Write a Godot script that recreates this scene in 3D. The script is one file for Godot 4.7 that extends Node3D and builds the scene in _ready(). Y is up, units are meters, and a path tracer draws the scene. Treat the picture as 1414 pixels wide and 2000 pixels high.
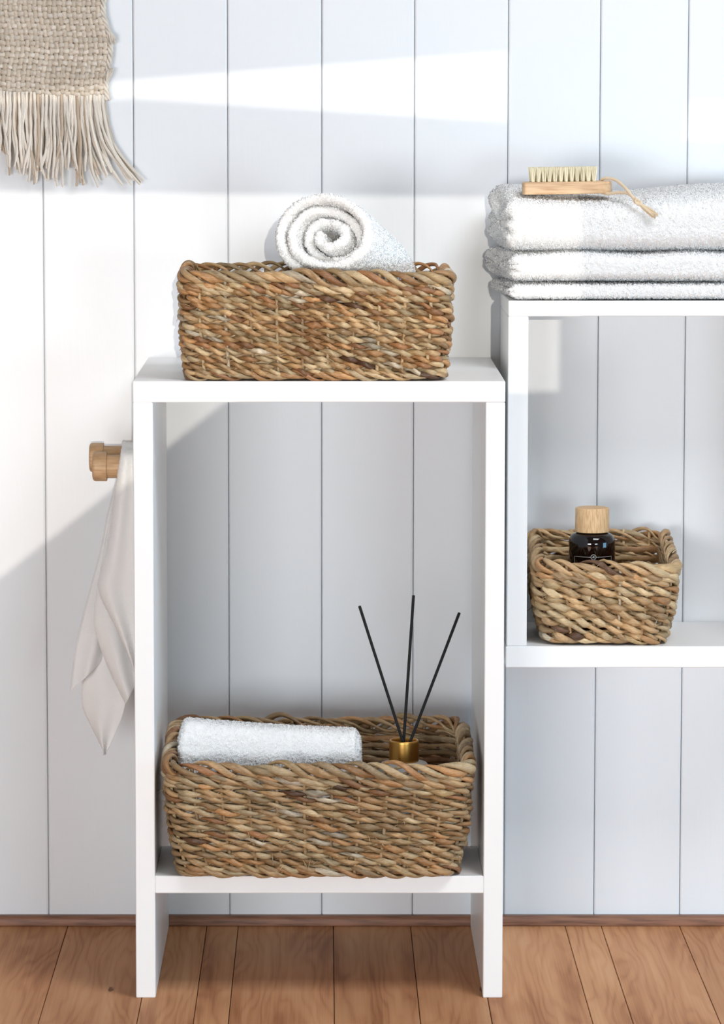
extends Node3D
# A white plank wall with a tall open side table, a wall-hung box shelf, three woven baskets and white towels.

var rng := RandomNumberGenerator.new()
var used := {}
var fn := FastNoiseLite.new()
var M := {}
var pile_clump: ArrayMesh


# ---------------------------------------------------------------- geometry helpers
class Geo:
	var v := PackedVector3Array()
	var n := PackedVector3Array()
	var c := PackedColorArray()
	var uv := PackedVector2Array()
	var i := PackedInt32Array()

	# rows x cols points; wrap_c closes each row, wrap_r joins the last row to the first
	func grid(p: PackedVector3Array, rows: int, cols: int, wrap_c := false, wrap_r := false, flip := false, col := PackedColorArray(), tex := PackedVector2Array()):
		var base := v.size()
		v.append_array(p)
		if col.size(): c.append_array(col)
		if tex.size(): uv.append_array(tex)
		var nn := PackedVector3Array()
		nn.resize(rows * cols)
		for r in rows:
			var r0 := r - 1
			var r1 := r + 1
			if wrap_r:
				r0 = (r0 + rows) % rows
				r1 = r1 % rows
			else:
				r0 = maxi(r0, 0)
				r1 = mini(r1, rows - 1)
			for k in cols:
				var k0 := k - 1
				var k1 := k + 1
				if wrap_c:
					k0 = (k0 + cols) % cols
					k1 = k1 % cols
				else:
					k0 = maxi(k0, 0)
					k1 = mini(k1, cols - 1)
				var q := (p[r * cols + k1] - p[r * cols + k0]).cross(p[r1 * cols + k] - p[r0 * cols + k])
				if q.length_squared() < 1e-20:
					q = p[r1 * cols + k] - p[r0 * cols + k] if r > 0 and r == rows - 1 else p[r0 * cols + k] - p[r1 * cols + k]
					if flip: q = -q
				nn[r * cols + k] = -q.normalized() if flip else q.normalized()
		n.append_array(nn)
		for r in (rows if wrap_r else rows - 1):
			var a0 := base + r * cols
			var b0 := base + ((r + 1) % rows) * cols
			for k in (cols if wrap_c else cols - 1):
				var k1 := (k + 1) % cols
				if flip:
					i.append_array([a0 + k, a0 + k1, b0 + k, a0 + k1, b0 + k1, b0 + k])
				else:
					i.append_array([a0 + k, b0 + k, a0 + k1, a0 + k1, b0 + k, b0 + k1])

	# a flat convex or concave polygon facing nrm
	func face(pts: PackedVector3Array, nrm: Vector3, tri: PackedInt32Array, col = null):
		var base := v.size()
		for q in pts:
			v.append(q)
			n.append(nrm)
			if col != null: c.append(col)
		for t in range(0, tri.size(), 3):
			var a := pts[tri[t]]
			var b := pts[tri[t + 1]]
			var d := pts[tri[t + 2]]
			if (d - a).cross(b - a).dot(nrm) > 0: i.append_array([base + tri[t], base + tri[t + 1], base + tri[t + 2]])
			else: i.append_array([base + tri[t], base + tri[t + 2], base + tri[t + 1]])

	func mesh() -> ArrayMesh:
		var a := []
		a.resize(Mesh.ARRAY_MAX)
		a[Mesh.ARRAY_VERTEX] = v
		a[Mesh.ARRAY_NORMAL] = n
		if c.size() == v.size(): a[Mesh.ARRAY_COLOR] = c
		if uv.size() == v.size(): a[Mesh.ARRAY_TEX_UV] = uv
		a[Mesh.ARRAY_INDEX] = i
		var m := ArrayMesh.new()
		m.add_surface_from_arrays(Mesh.PRIMITIVE_TRIANGLES, a)
		return m


func numbered(n: String) -> String:
	if not used.has(n):
		used[n] = 0
		return n
	used[n] += 1
	return "%s_%03d" % [n, used[n]]


func thing(called: String, label: String, category: String, at := Vector3.ZERO, group := "") -> Node3D:
	var o := Node3D.new()
	o.name = numbered(called)
	o.position = at
	add_child(o)
	o.set_meta("label", label)
	o.set_meta("category", category)
	if group: o.set_meta("group", group)
	return o


func structure(called: String, mesh: Mesh = null, mat: Material = null) -> Node3D:
	var o: Node3D
	if mesh:
		o = MeshInstance3D.new()
		o.mesh = mesh
		o.material_override = mat
	else:
		o = Node3D.new()
	o.name = called
	o.set_meta("kind", "structure")
	add_child(o)
	return o


func part(called: String, mesh: Mesh, mat: Material, parent: Node3D, label := "") -> MeshInstance3D:
	var o := MeshInstance3D.new()
	o.name = called
	o.mesh = mesh
	o.material_override = mat
	parent.add_child(o, true)
	if label: o.set_meta("label", label)
	return o


func rnd(a: float, b: float) -> float:
	return rng.randf_range(a, b)


func lin(r: float, g: float, b: float) -> Color:
	return Color(r / 255.0, g / 255.0, b / 255.0).srgb_to_linear()


# a board with chamfered edges, from corner lo to corner hi
func board(lo: Vector3, hi: Vector3, ch := 0.0012, g: Geo = null) -> Geo:
	if g == null: g = Geo.new()
	var mid := (lo + hi) / 2.0
	var h := (hi - lo) / 2.0
	var quad := PackedInt32Array([0, 1, 2, 0, 2, 3])
	for ax in 3:
		var u := (ax + 1) % 3
		var w := (ax + 2) % 3
		for s in [-1.0, 1.0]:
			var nrm := Vector3.ZERO
			nrm[ax] = s
			var pts := PackedVector3Array()
			for q in [[-1, -1], [1, -1], [1, 1], [-1, 1]]:
				var p := Vector3.ZERO
				p[ax] = s * h[ax]
				p[u] = q[0] * (h[u] - ch)
				p[w] = q[1] * (h[w] - ch)
				pts.append(mid + p)
			g.face(pts, nrm, quad)
		for su in [-1.0, 1.0]:
			for sw in [-1.0, 1.0]:
				var nrm := Vector3.ZERO
				nrm[u] = su
				nrm[w] = sw
				var pts := PackedVector3Array()
				for q in [[-1, 0], [1, 0], [1, 1], [-1, 1]]:
					var p := Vector3.ZERO
					p[ax] = q[0] * (h[ax] - ch)
					p[u] = su * (h[u] - (ch if q[1] else 0.0))
					p[w] = sw * (h[w] - (0.0 if q[1] else ch))
					pts.append(mid + p)
				g.face(pts, nrm.normalized(), quad)
	for sx in [-1.0, 1.0]:
		for sy in [-1.0, 1.0]:
			for sz in [-1.0, 1.0]:
				var k := Vector3(sx, sy, sz)
				g.face(PackedVector3Array([mid + k * (h - Vector3(0, ch, ch)), mid + k * (h - Vector3(ch, 0, ch)), mid + k * (h - Vector3(ch, ch, 0))]), k.normalized(), PackedInt32Array([0, 1, 2]))
	return g


# polygon in x,y pushed from z0 to z1
func prism(poly: PackedVector2Array, z0: float, z1: float) -> ArrayMesh:
	var g := Geo.new()
	var tri := Geometry2D.triangulate_polygon(poly)
	for s in [[z0, -1.0], [z1, 1.0]]:
		var pts := PackedVector3Array()
		for q in poly: pts.append(Vector3(q.x, q.y, s[0]))
		g.face(pts, Vector3(0, 0, s[1]), tri)
	var sgn := -1.0 if Geometry2D.is_polygon_clockwise(poly) else 1.0
	for k in poly.size():
		var a := poly[k]
		var b := poly[(k + 1) % poly.size()]
		var d := (b - a).normalized()
		g.face(PackedVector3Array([Vector3(a.x, a.y, z0), Vector3(b.x, b.y, z0), Vector3(b.x, b.y, z1), Vector3(a.x, a.y, z1)]), Vector3(d.y, -d.x, 0) * sgn, PackedInt32Array([0, 1, 2, 0, 2, 3]))
	return g.mesh()


# solid of revolution about y; profile of (radius, height) from bottom to top
func lathe(prof: Array, seg := 48, g: Geo = null) -> Geo:
	if g == null: g = Geo.new()
	var p := PackedVector3Array()
	for q in prof:
		for k in seg:
			var a := TAU * k / seg
			p.append(Vector3(cos(a) * maxf(q[0], 1e-5), q[1], sin(a) * maxf(q[0], 1e-5)))
	g.grid(p, prof.size(), seg, true, false, true)
	return g


# a tube along points; flat squashes it across ref
func tube(pts: PackedVector3Array, rad: PackedFloat32Array, sides: int, cols := PackedColorArray(), flat := 1.0, ref := Vector3(0, 0, 1), g: Geo = null, tint := 0.0) -> Geo:
	if g == null: g = Geo.new()
	var p := PackedVector3Array()
	var cc := PackedColorArray()
	var m := pts.size()
	var streak := PackedFloat32Array()
	for k in sides: streak.append(1.0 + rnd(-tint, tint))
	for r in m + 2:
		var q := clampi(r - 1, 0, m - 1)
		var t := (pts[mini(q + 1, m - 1)] - pts[maxi(q - 1, 0)]).normalized()
		var s := t.cross(ref).normalized()
		var b := s.cross(t)
		var rr := rad[q] if r > 0 and r <= m else 0.0002
		var at := pts[q] if r > 0 and r <= m else pts[q] + t * rad[q] * (-0.35 if r == 0 else 0.35)
		for k in sides:
			var a := TAU * k / sides
			p.append(at + (s * cos(a) + b * sin(a) * flat) * rr)
			if cols.size():
				var co := cols[q] * streak[k]
				cc.append(Color(co.r, co.g, co.b))
	g.grid(p, m + 2, sides, true, false, false, cc)
	return g


# a convex outline in x,z pushed up from y0 to y1 with rounded edges
func rounded_prism(outline: PackedVector2Array, y0: float, y1: float, r: float) -> Geo:
	var m := outline.size()
	var mid := Vector2.ZERO
	for q in outline: mid += q / m
	var nrm := []
	for k in m:
		var d := (outline[(k + 1) % m] - outline[(k + m - 1) % m]).normalized()
		var q := Vector2(d.y, -d.x)
		if q.dot(outline[k] - mid) < 0: q = -q
		nrm.append(q)
	var rows := [[9.0, y0], [r * 1.3, y0], [r, y0]]
	for k in 5:
		var a := PI / 2 * (k + 1) / 5.0
		rows.append([r * (1.0 - sin(a)), y0 + r * (1.0 - cos(a))])
	rows.append([0.0, y0 + r * 1.2])
	rows.append([0.0, y1 - r * 1.2])
	for k in 6:
		var a := PI / 2 * k / 5.0
		rows.append([r * (1.0 - cos(a)), y1 - r * (1.0 - sin(a))])
	rows.append([r * 1.3, y1])
	rows.append([9.0, y1])
	var p := PackedVector3Array()
	for w in rows:
		for k in m:
			var q: Vector2 = outline[k] - nrm[k] * w[0]
			if w[0] > 1.0: q = mid + (outline[k] - mid) * 0.01
			p.append(Vector3(q.x, w[1], q.y))
	var g := Geo.new()
	var clockwise := Geometry2D.is_polygon_clockwise(outline)
	g.grid(p, rows.size(), m, true, false, not clockwise)
	return g


func rounded_rect(w: float, d: float, rc: float, n := 8) -> PackedVector2Array:
	var o := PackedVector2Array()
	for q in 4:
		var cx: float = (w / 2 - rc) * [1, -1, -1, 1][q]
		var cz: float = (d / 2 - rc) * [1, 1, -1, -1][q]
		for k in n + 1:
			var a := PI / 2 * (q + float(k) / n)
			o.append(Vector2(cx + rc * cos(a), cz + rc * sin(a)))
	return o


# ---------------------------------------------------------------- materials
func noise_tex(freq: float, kind := FastNoiseLite.TYPE_SIMPLEX_SMOOTH, size := 256, ramp: Gradient = null, bump := false, oct := 4, sd := 1) -> NoiseTexture2D:
	var t := NoiseTexture2D.new()
	var f := FastNoiseLite.new()
	f.noise_type = kind
	f.frequency = freq
	f.fractal_octaves = oct
	f.seed = sd
	t.noise = f
	t.width = size
	t.height = size
	t.seamless = true
	if ramp: t.color_ramp = ramp
	if bump:
		t.as_normal_map = true
		t.bump_strength = 6.0
	return t


func ramp(stops: Array) -> Gradient:
	var g := Gradient.new()
	var off := PackedFloat32Array()
	var col := PackedColorArray()
	for s in stops:
		off.append(s[0])
		col.append(s[1])
	g.offsets = off
	g.colors = col
	return g


func mat(col: Color, rough: float, metal := 0.0) -> StandardMaterial3D:
	var m := StandardMaterial3D.new()
	m.albedo_color = col
	m.roughness = rough
	m.metallic = metal
	return m


func rgb(r: float, g: float, b: float) -> Color:
	return Color(r / 255.0, g / 255.0, b / 255.0)


func wood(light: Color, dark: Color, scale: Vector3, rough: float) -> StandardMaterial3D:
	var m := mat(Color.WHITE, rough)
	m.albedo_texture = noise_tex(0.02, FastNoiseLite.TYPE_SIMPLEX_SMOOTH, 256, ramp([[0.2, dark], [0.45, light.lerp(dark, 0.35)], [0.7, light]]), false, 5, 3)
	m.uv1_triplanar = true
	m.uv1_scale = scale
	return m


func floor_image(sd: int) -> Image:
	var w := 420
	var h := 900
	var im := Image.create(w, h, false, Image.FORMAT_RGB8)
	var a := FastNoiseLite.new()
	a.seed = sd
	a.frequency = 1.0
	a.fractal_octaves = 3
	var r := RandomNumberGenerator.new()
	r.seed = sd * 77
	var knots := []
	for k in 1: knots.append([r.randf_range(0.02, 0.2), r.randf_range(0.15, 0.95), r.randf_range(0.003, 0.006)])
	var light := rgb(228, 184, 144)
	var midc := rgb(210, 160, 120)
	var dark := rgb(166, 116, 82)
	for y in h:
		var v := float(y) / h
		for x in w:
			var u := float(x) / w * 0.22
			var du := 0.0
			var kn := 0.0
			for k in knots:
				var dx: float = u - k[0]
				var dy: float = (v - k[1]) * 0.4
				dx += a.get_noise_2d(u * 60.0 + 11.0, v * 22.0) * 0.006
				var q: float = (dx * dx * 1.4 + dy * dy * 0.7) / (k[2] * k[2])
				du += dx * 1.6 / (0.4 + q)
				if q < 1.4: kn = maxf(kn, 1.0 - q / 1.4)
			var warp := a.get_noise_2d(u * 9.0, v * 1.3) * 0.05 + a.get_noise_2d(u * 30.0 + 50.0, v * 3.0) * 0.008
			var ring := 0.5 + 0.5 * sin((u + du + warp) * 330.0)
			ring = ring * ring
			var fine := a.get_noise_2d(u * 500.0, v * 1.6 + 9.0) * 0.6 + a.get_noise_2d(u * 130.0 + 21.0, v * 2.2) * 0.6
			var broad := a.get_noise_2d(u * 14.0 + 7.0, v * 1.1 + 3.0)
			var t := clampf(0.42 + broad * 0.55 + ring * 0.18 + fine * 0.2, 0.0, 1.0)
			var col := light.lerp(midc, minf(t * 2.0, 1.0)).lerp(dark, maxf(0.0, t * 2.0 - 1.0))
			col = col.lerp(rgb(104, 66, 42), minf(kn * 1.1, 0.75))
			im.set_pixel(x, y, col)
	return im


func materials():
	var white := mat(rgb(246, 246, 245), 0.38)
	white.roughness_texture = noise_tex(0.01, FastNoiseLite.TYPE_SIMPLEX_SMOOTH, 256, ramp([[0.0, Color(0.85, 0.85, 0.85)], [1.0, Color.WHITE]]))
	white.uv1_triplanar = true
	white.uv1_scale = Vector3.ONE * 2.0
	M.white = white
	var wall := mat(rgb(234, 237, 240), 0.5)
	wall.normal_enabled = true
	wall.normal_scale = 0.05
	wall.normal_texture = noise_tex(0.03, FastNoiseLite.TYPE_SIMPLEX_SMOOTH, 256, null, true)
	wall.uv1_triplanar = true
	wall.uv1_world_triplanar = true
	wall.uv1_scale = Vector3(9, 0.8, 9)
	M.wall = wall
	M.plaster = mat(rgb(128, 128, 128), 0.9)
	M.frame = mat(rgb(232, 232, 230), 0.5)
	M.trim = wood(rgb(150, 104, 78), rgb(106, 70, 52), Vector3(2, 30, 30), 0.5)
	M.floor = []
	for k in 6:
		var f := mat([rgb(246, 236, 225), rgb(230, 217, 205), rgb(240, 227, 215)][(k * 2 + k / 3) % 3], 0.5)
		f.metallic_specular = 0.16
		f.albedo_texture = M.floor[k - 3].albedo_texture if k > 2 else ImageTexture.create_from_image(floor_image(11 + k))
		M.floor.append(f)
	var straw := mat(Color.WHITE, 0.48)
	straw.vertex_color_use_as_albedo = true
	straw.albedo_texture = noise_tex(0.05, FastNoiseLite.TYPE_SIMPLEX_SMOOTH, 256, ramp([[0.25, Color(0.85, 0.83, 0.8)], [0.6, Color.WHITE]]), false, 4, 5)
	straw.normal_enabled = true
	straw.normal_scale = 0.5
	straw.normal_texture = noise_tex(0.06, FastNoiseLite.TYPE_SIMPLEX_SMOOTH, 256, null, true, 3, 8)
	straw.uv1_triplanar = true
	straw.uv1_scale = Vector3(6, 60, 6)
	M.straw = straw
	var yarn := mat(Color.WHITE, 0.95)
	yarn.vertex_color_use_as_albedo = true
	yarn.normal_enabled = true
	yarn.normal_scale = 0.7
	yarn.normal_texture = noise_tex(0.09, FastNoiseLite.TYPE_SIMPLEX_SMOOTH, 256, null, true, 3, 9)
	yarn.uv1_triplanar = true
	yarn.uv1_scale = Vector3(28, 28, 28)
	M.yarn = yarn
	var terry := mat(rgb(250, 250, 249), 0.95)
	terry.heightmap_enabled = true
	terry.heightmap_scale = 0.12
	terry.heightmap_texture = noise_tex(0.09, FastNoiseLite.TYPE_SIMPLEX_SMOOTH, 512, null, false, 3, 4)
	terry.uv1_triplanar = true
	terry.uv1_scale = Vector3.ONE * 14.0
	M.terry = terry
	var cloth := mat(rgb(250, 250, 249), 0.95)
	cloth.heightmap_enabled = true
	cloth.heightmap_scale = 0.03
	cloth.heightmap_texture = noise_tex(0.12, FastNoiseLite.TYPE_SIMPLEX_SMOOTH, 512, null, false, 2, 4)
	cloth.uv1_triplanar = true
	cloth.uv1_scale = Vector3.ONE * 14.0
	cloth.backlight = Color(0.1, 0.1, 0.1)
	M.cloth = cloth
	var loop := mat(rgb(253, 253, 252), 0.95)
	loop.backlight = Color(0.9, 0.9, 0.9)
	M.loop = loop
	M.beech = wood(rgb(222, 188, 148), rgb(192, 152, 112), Vector3(3, 40, 40), 0.5)
	M.beech_up = wood(rgb(228, 192, 146), rgb(190, 146, 98), Vector3(70, 8, 70), 0.55)
	M.peg = wood(rgb(200, 166, 128), rgb(170, 136, 100), Vector3(36, 4, 36), 0.55)
	M.bristle = mat(rgb(255, 247, 218), 0.6)
	M.bristle.backlight = Color(1.0, 0.96, 0.8)
	var cord := mat(rgb(226, 206, 176), 0.9)
	M.cord = cord
	var glass := StandardMaterial3D.new()
	glass.albedo_color = Color(0.2, 0.07, 0.045, 0.12)
	glass.roughness = 0.04
	glass.metallic_specular = 0.6
	glass.refraction_enabled = true
	glass.refraction_scale = 0.05
	M.amber = glass
	M.liquid = mat(rgb(26, 9, 8), 0.25)
	M.print = mat(rgb(196, 192, 190), 0.6)
	var frost := StandardMaterial3D.new()
	frost.albedo_color = Color(0.93, 0.93, 0.92, 0.35)
	frost.roughness = 0.45
	frost.refraction_enabled = true
	frost.refraction_scale = 0.05
	M.frost = frost
	M.gold = mat(rgb(206, 158, 84), 0.32, 1.0)
	M.reed = mat(rgb(18, 18, 20), 0.8)
	var day := mat(rgb(245, 246, 248), 0.6)
	day.emission_enabled = true
	day.emission = Color(0.95, 0.97, 1.0)
	day.emission_energy_multiplier = 0.8
	M.fill_glow = day  # glow for the added, unseen window panels


# ---------------------------------------------------------------- the setting
func fill_light(called: String, at: Vector3, towards: Vector3, size: Vector2, energy: float, col: Color):
	var l := AreaLight3D.new()
	l.name = called
	l.area_size = size
	l.light_energy = energy
	l.light_color = col
	l.area_range = 20.0
	l.area_attenuation = 2.0
	l.shadow_enabled = true
	add_child(l)
	l.look_at_from_position(at, at + towards, Vector3.UP if absf(towards.y) < 0.9 else Vector3(0, 0, 1))


func shell():
	# plank wall
	var w := structure("wall_back")
	part("backing", board(Vector3(-2.7, -0.05, -0.14), Vector3(3.0, 2.7, -0.0068), 0.001).mesh(), M.wall, w)
	var seams := [-0.4074, -0.2763, -0.1404, -0.0048, 0.1288, 0.2637, 0.3963, 0.5228]
	var all := []
	for k in range(17, 0, -1): all.append(-0.4074 - 0.134 * k)
	all.append_array(seams)
	for k in range(1, 19): all.append(0.5228 + 0.134 * k)
	for k in all.size() - 1:
		part("plank", plank_mesh(all[k], all[k + 1]), M.wall, w)
	# floor boards
	var fl := structure("floor")
	part("subfloor", board(Vector3(-2.7, -0.12, -0.14), Vector3(3.0, -0.014, 6.4), 0.001).mesh(), M.trim, fl)
	var xs := []
	for k in range(15, 0, -1): xs.append(-0.3788 - 0.15 * k)
	xs.append_array([-0.3788, -0.2487, -0.1741, -0.1279, 0.0121, 0.1258, 0.2203, 0.3532, 0.4065, 0.5216])
	for k in range(1, 17): xs.append(0.5216 + 0.15 * k)
	for k in xs.size() - 1:
		part("plank", floor_plank(xs[k] + 0.0005, xs[k + 1] - 0.0005), M.floor[(k * 7 + k / 3 + 1) % 6], fl)
	# quarter round at the foot of the wall
	var bb := PackedVector3Array()
	for x in [-2.6, 2.9]:
		for q in [[0.0, 0.0], [0.0135, 0.0], [0.0142, 0.001], [0.0142, 0.0085], [0.0128, 0.0125], [0.009, 0.0145], [0.0, 0.0148]]:
			bb.append(Vector3(x, q[1], q[0]))
	var g := Geo.new()
	g.grid(bb, 2, 7, true, false, true)
	structure("baseboard_back", g.mesh(), M.trim)
	# the rest of the room, behind and beside the camera
	structure("ceiling", board(Vector3(-2.7, 2.6, -0.14), Vector3(3.0, 2.72, 6.4), 0.001).mesh(), M.plaster)
	structure("wall_left", board(Vector3(-2.8, -0.05, -0.14), Vector3(-2.6, 2.7, 6.4), 0.001).mesh(), M.plaster)
	structure("wall_right", board(Vector3(2.9, -0.05, -0.14), Vector3(3.1, 2.7, 6.4), 0.001).mesh(), M.plaster)
	var front := structure("wall_front")
	for q in [[-2.7, -0.05, -0.25, 2.7], [1.3, -0.05, 3.0, 2.7], [-0.25, -0.05, 1.3, 0.8], [-0.25, 1.9, 1.3, 2.7]]:
		part("wall_panel", board(Vector3(q[0], q[1], 6.2), Vector3(q[2], q[3], 6.4), 0.001).mesh(), M.plaster, front)
	# unseen window: added panels, cut to shape the bands of sun on the planks
	var win := structure("gobo_window_1")
	for poly in [
		PackedVector2Array([Vector2(-0.25, 1.9), Vector2(-0.25, 1.694), Vector2(0.0645, 1.738), Vector2(0.608, 1.7785), Vector2(0.608, 1.9)]),
		PackedVector2Array([Vector2(-0.25, 1.694), Vector2(-0.25, 1.58), Vector2(0.684, 1.569), Vector2(1.3, 1.569), Vector2(1.3, 1.65), Vector2(0.858, 1.65), Vector2(0.608, 1.676), Vector2(0.0645, 1.709)]),
		PackedVector2Array([Vector2(0.608, 1.676), Vector2(0.858, 1.65), Vector2(0.868, 1.708), Vector2(1.3, 1.71), Vector2(1.3, 1.9), Vector2(0.608, 1.9)]),
		PackedVector2Array([Vector2(0.684, 0.8), Vector2(1.3, 0.8), Vector2(1.3, 1.569), Vector2(0.684, 1.569)]),
		PackedVector2Array([Vector2(-0.25, 0.8), Vector2(0.684, 0.8), Vector2(0.684, 1.286), Vector2(0.213, 1.283), Vector2(-0.134, 1.012), Vector2(-0.25, 0.83)])]:
		part("gobo_panel", prism(poly, 6.22, 6.26), M.frame, win)
	# unseen glowing windows and a roof light, added as soft fill
	for q in [["added_window_2", -2.4, -0.5], ["added_window_3", 1.5, 2.8]]:
		var f := structure(q[0])
		part("glow_pane", board(Vector3(q[1], 0.2, 6.17), Vector3(q[2], 1.1, 6.19), 0.002).mesh(), M.fill_glow, f)
		for e in [[q[1] - 0.05, 0.15, q[1], 1.15], [q[2], 0.15, q[2] + 0.05, 1.15], [q[1], 0.15, q[2], 0.2], [q[1], 1.1, q[2], 1.15]]:
			part("added_window_frame", board(Vector3(e[0], e[1], 6.14), Vector3(e[2], e[3], 6.2), 0.002).mesh(), M.frame, f)
	var sd := structure("added_window_5")  # unseen side window, added to bring bluish light to the right wall
	part("glow_pane", board(Vector3(2.86, 0.2, 0.7), Vector3(2.88, 0.9, 2.0), 0.002).mesh(), M.fill_glow, sd)
	for e in [[0.65, 0.15, 0.7, 0.95], [2.0, 0.15, 2.05, 0.95], [0.7, 0.15, 2.0, 0.2], [0.7, 0.9, 2.0, 0.95]]:
		part("added_window_frame", board(Vector3(2.84, e[1], e[0]), Vector3(2.9, e[3], e[2]), 0.002).mesh(), M.frame, sd)
	var sk := structure("added_window_4")  # unseen roof panel, added for steep soft light from above
	part("glow_pane", board(Vector3(0.5, 2.57, 1.2), Vector3(1.6, 2.59, 2.3), 0.002).mesh(), M.fill_glow, sk)
	for e in [[0.45, 1.15, 0.5, 2.35], [1.6, 1.15, 1.65, 2.35], [0.5, 1.15, 1.6, 1.2], [0.5, 2.3, 1.6, 2.35]]:
		part("added_window_frame", board(Vector3(e[0], 2.55, e[1]), Vector3(e[2], 2.6, e[3]), 0.002).mesh(), M.frame, sk)


func plank_mesh(x0: float, x1: float) -> ArrayMesh:
	# face at z = 0 with a narrow bevel towards the joint on each side
	var poly := [[x0 + 0.0003, -0.0065], [x0 + 0.0003, -0.0022], [x0 + 0.0012, -0.0006], [x0 + 0.0028, 0.0], [x1 - 0.0036, 0.0], [x1 - 0.0014, -0.0008], [x1 - 0.0005, -0.0026], [x1 - 0.0005, -0.0065]]
	var g := Geo.new()
	for k in poly.size() - 1:
		var a: Array = poly[k]
		var b: Array = poly[k + 1]
		var nrm := Vector3(a[1] - b[1], 0, b[0] - a[0]).normalized()
		if k == 0: nrm = Vector3.LEFT
		g.face(PackedVector3Array([Vector3(a[0], 0.004, a[1]), Vector3(b[0], 0.004, b[1]), Vector3(b[0], 2.6, b[1]), Vector3(a[0], 2.6, a[1])]), nrm, PackedInt32Array([0, 1, 2, 0, 2, 3]))
	return g.mesh()


func floor_plank(x0: float, x1: float) -> ArrayMesh:
	var g := board(Vector3(x0, -0.014, 0.0), Vector3(x1, 0.0, 6.3), 0.0007)
	var ox := rnd(0.0, 0.02)
	var oz := rnd(0.0, 0.28)
	for q in g.v: g.uv.append(Vector2((q.x - x0 + ox) / 0.22, q.z / 0.9 + oz))
	return g.mesh()


func furniture():
	var t := thing("side_table", "tall open white side table with one low shelf and pegs on its side", "side table", Vector3(0, 0, 0))
	var xl := -0.2563
	var xr := 0.2401
	part("top_board", board(Vector3(xl, 0.8098, 0.001), Vector3(xr, 0.838, 0.46), 0.0011).mesh(), M.white, t)
	part("side_panel", board(Vector3(xl, 0.0, 0.016), Vector3(xl + 0.0264, 0.8097, 0.4597), 0.0011).mesh(), M.white, t)
	part("side_panel", board(Vector3(xr - 0.0262, 0.0, 0.016), Vector3(xr, 0.8097, 0.4597), 0.0011).mesh(), M.white, t)
	part("shelf_board", board(Vector3(xl + 0.0265, 0.1441, 0.2527), Vector3(xr - 0.0263, 0.168, 0.4594), 0.001).mesh(), M.white, t)
	for q in [[-0.3302, 0.7115, 0.205], [-0.3224, 0.7047, 0.262]]:
		var sh := part("peg", lathe([[0.0, 0.0], [0.0165, 0.0], [0.0165, 0.004], [0.0165, 0.05], [0.0165, absf(q[0] - xl)]], 32).mesh(), M.peg, t, "light wooden peg")
		sh.position = Vector3(q[0] + 0.0, q[1], q[2])
		sh.rotation.z = -PI / 2
		part("knob", lathe([[0.0, 0.0], [0.0165, 0.0], [0.0185, 0.0006], [0.0202, 0.0024], [0.0207, 0.0048], [0.0207, 0.019], [0.0204, 0.0197], [0.0196, 0.02], [0.016, 0.02]], 40).mesh(), M.peg, sh)
	var b := thing("wall_shelf", "white open box shelf hung on the plank wall at the right", "shelf", Vector3(0, 0, 0))
	part("top_board", board(Vector3(0.2537, 0.9121, 0.001), Vector3(0.66, 0.9335, 0.2502), 0.0011).mesh(), M.white, b)
	part("side_panel", board(Vector3(0.2537, 0.4508, 0.001), Vector3(0.2816, 0.9119, 0.2495), 0.0011).mesh(), M.white, b)
	part("side_panel", board(Vector3(0.632, 0.4508, 0.001), Vector3(0.66, 0.9119, 0.2495), 0.0011).mesh(), M.white, b)
	part("bottom_board", board(Vector3(0.2527, 0.4206, 0.001), Vector3(0.66, 0.4507, 0.2502), 0.0011).mesh(), M.white, b)


# ---------------------------------------------------------------- baskets
func rect_at(s: float, w: float, d: float, rc: float) -> Array:
	# point and outward normal at arc length s on a rounded rectangle, from the middle of the front, running to the right
	var lw := w - 2 * rc
	var ld := d - 2 * rc
	var q := PI / 2 * rc
	s -= 0.0
	var seg := [lw / 2, q, ld, q, lw, q, ld, q, lw / 2]
	var k := 0
	while k < 8 and s > seg[k]:
		s -= seg[k]
		k += 1
	var p := Vector2.ZERO
	var n := Vector2.ZERO
	match k:
		0:
			p = Vector2(s, d / 2)
			n = Vector2(0, 1)
		2:
			p = Vector2(w / 2, ld / 2 - s)
			n = Vector2(1, 0)
		4:
			p = Vector2(lw / 2 - s, -d / 2)
			n = Vector2(0, -1)
		6:
			p = Vector2(-w / 2, -ld / 2 + s)
			n = Vector2(-1, 0)
		8:
			p = Vector2(-lw / 2 + s, d / 2)
			n = Vector2(0, 1)
		_:
			var a := s / rc
			var c: Vector2 = [Vector2(lw / 2, ld / 2), Vector2(lw / 2, -ld / 2), Vector2(-lw / 2, -ld / 2), Vector2(-lw / 2, ld / 2)][(k - 1) / 2]
			n = [Vector2(sin(a), cos(a)), Vector2(cos(a), -sin(a)), Vector2(-sin(a), -cos(a)), Vector2(-cos(a), sin(a))][(k - 1) / 2]
			p = c + n * rc
	return [p, n]


var dark_straw := 1.0


func tone(warm: float) -> Color:
	var k := rng.randf()
	var c: Color
	if k < warm * 0.3: c = lin(214, 166, 116)
	elif k < warm * 0.42: c = lin(190, 140, 98)
	elif k < 0.55: c = lin(216, 182, 138)
	elif k < 0.8: c = lin(230, 206, 166)
	elif k < 0.88: c = lin(208, 180, 136)
	elif k < 0.92: c = lin(228, 216, 194)
	elif k < 0.985: c = lin(200, 162, 116)
	else: c = lin(124, 92, 70)
	var f := rnd(0.55, 1.08) * dark_straw
	return Color(c.r * f, c.g * f * 0.955, c.b * f * 0.89)


class Basket:
	var wb: float   # outer size at the foot and at the rim
	var db: float
	var wt: float
	var dt: float
	var h: float
	var rc: float
	var shift_back: float   # how far the rim's middle lies behind the foot's middle
	var lift: float         # how much higher the back of the rim is
	var bulge: float
	var warm: float


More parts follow.
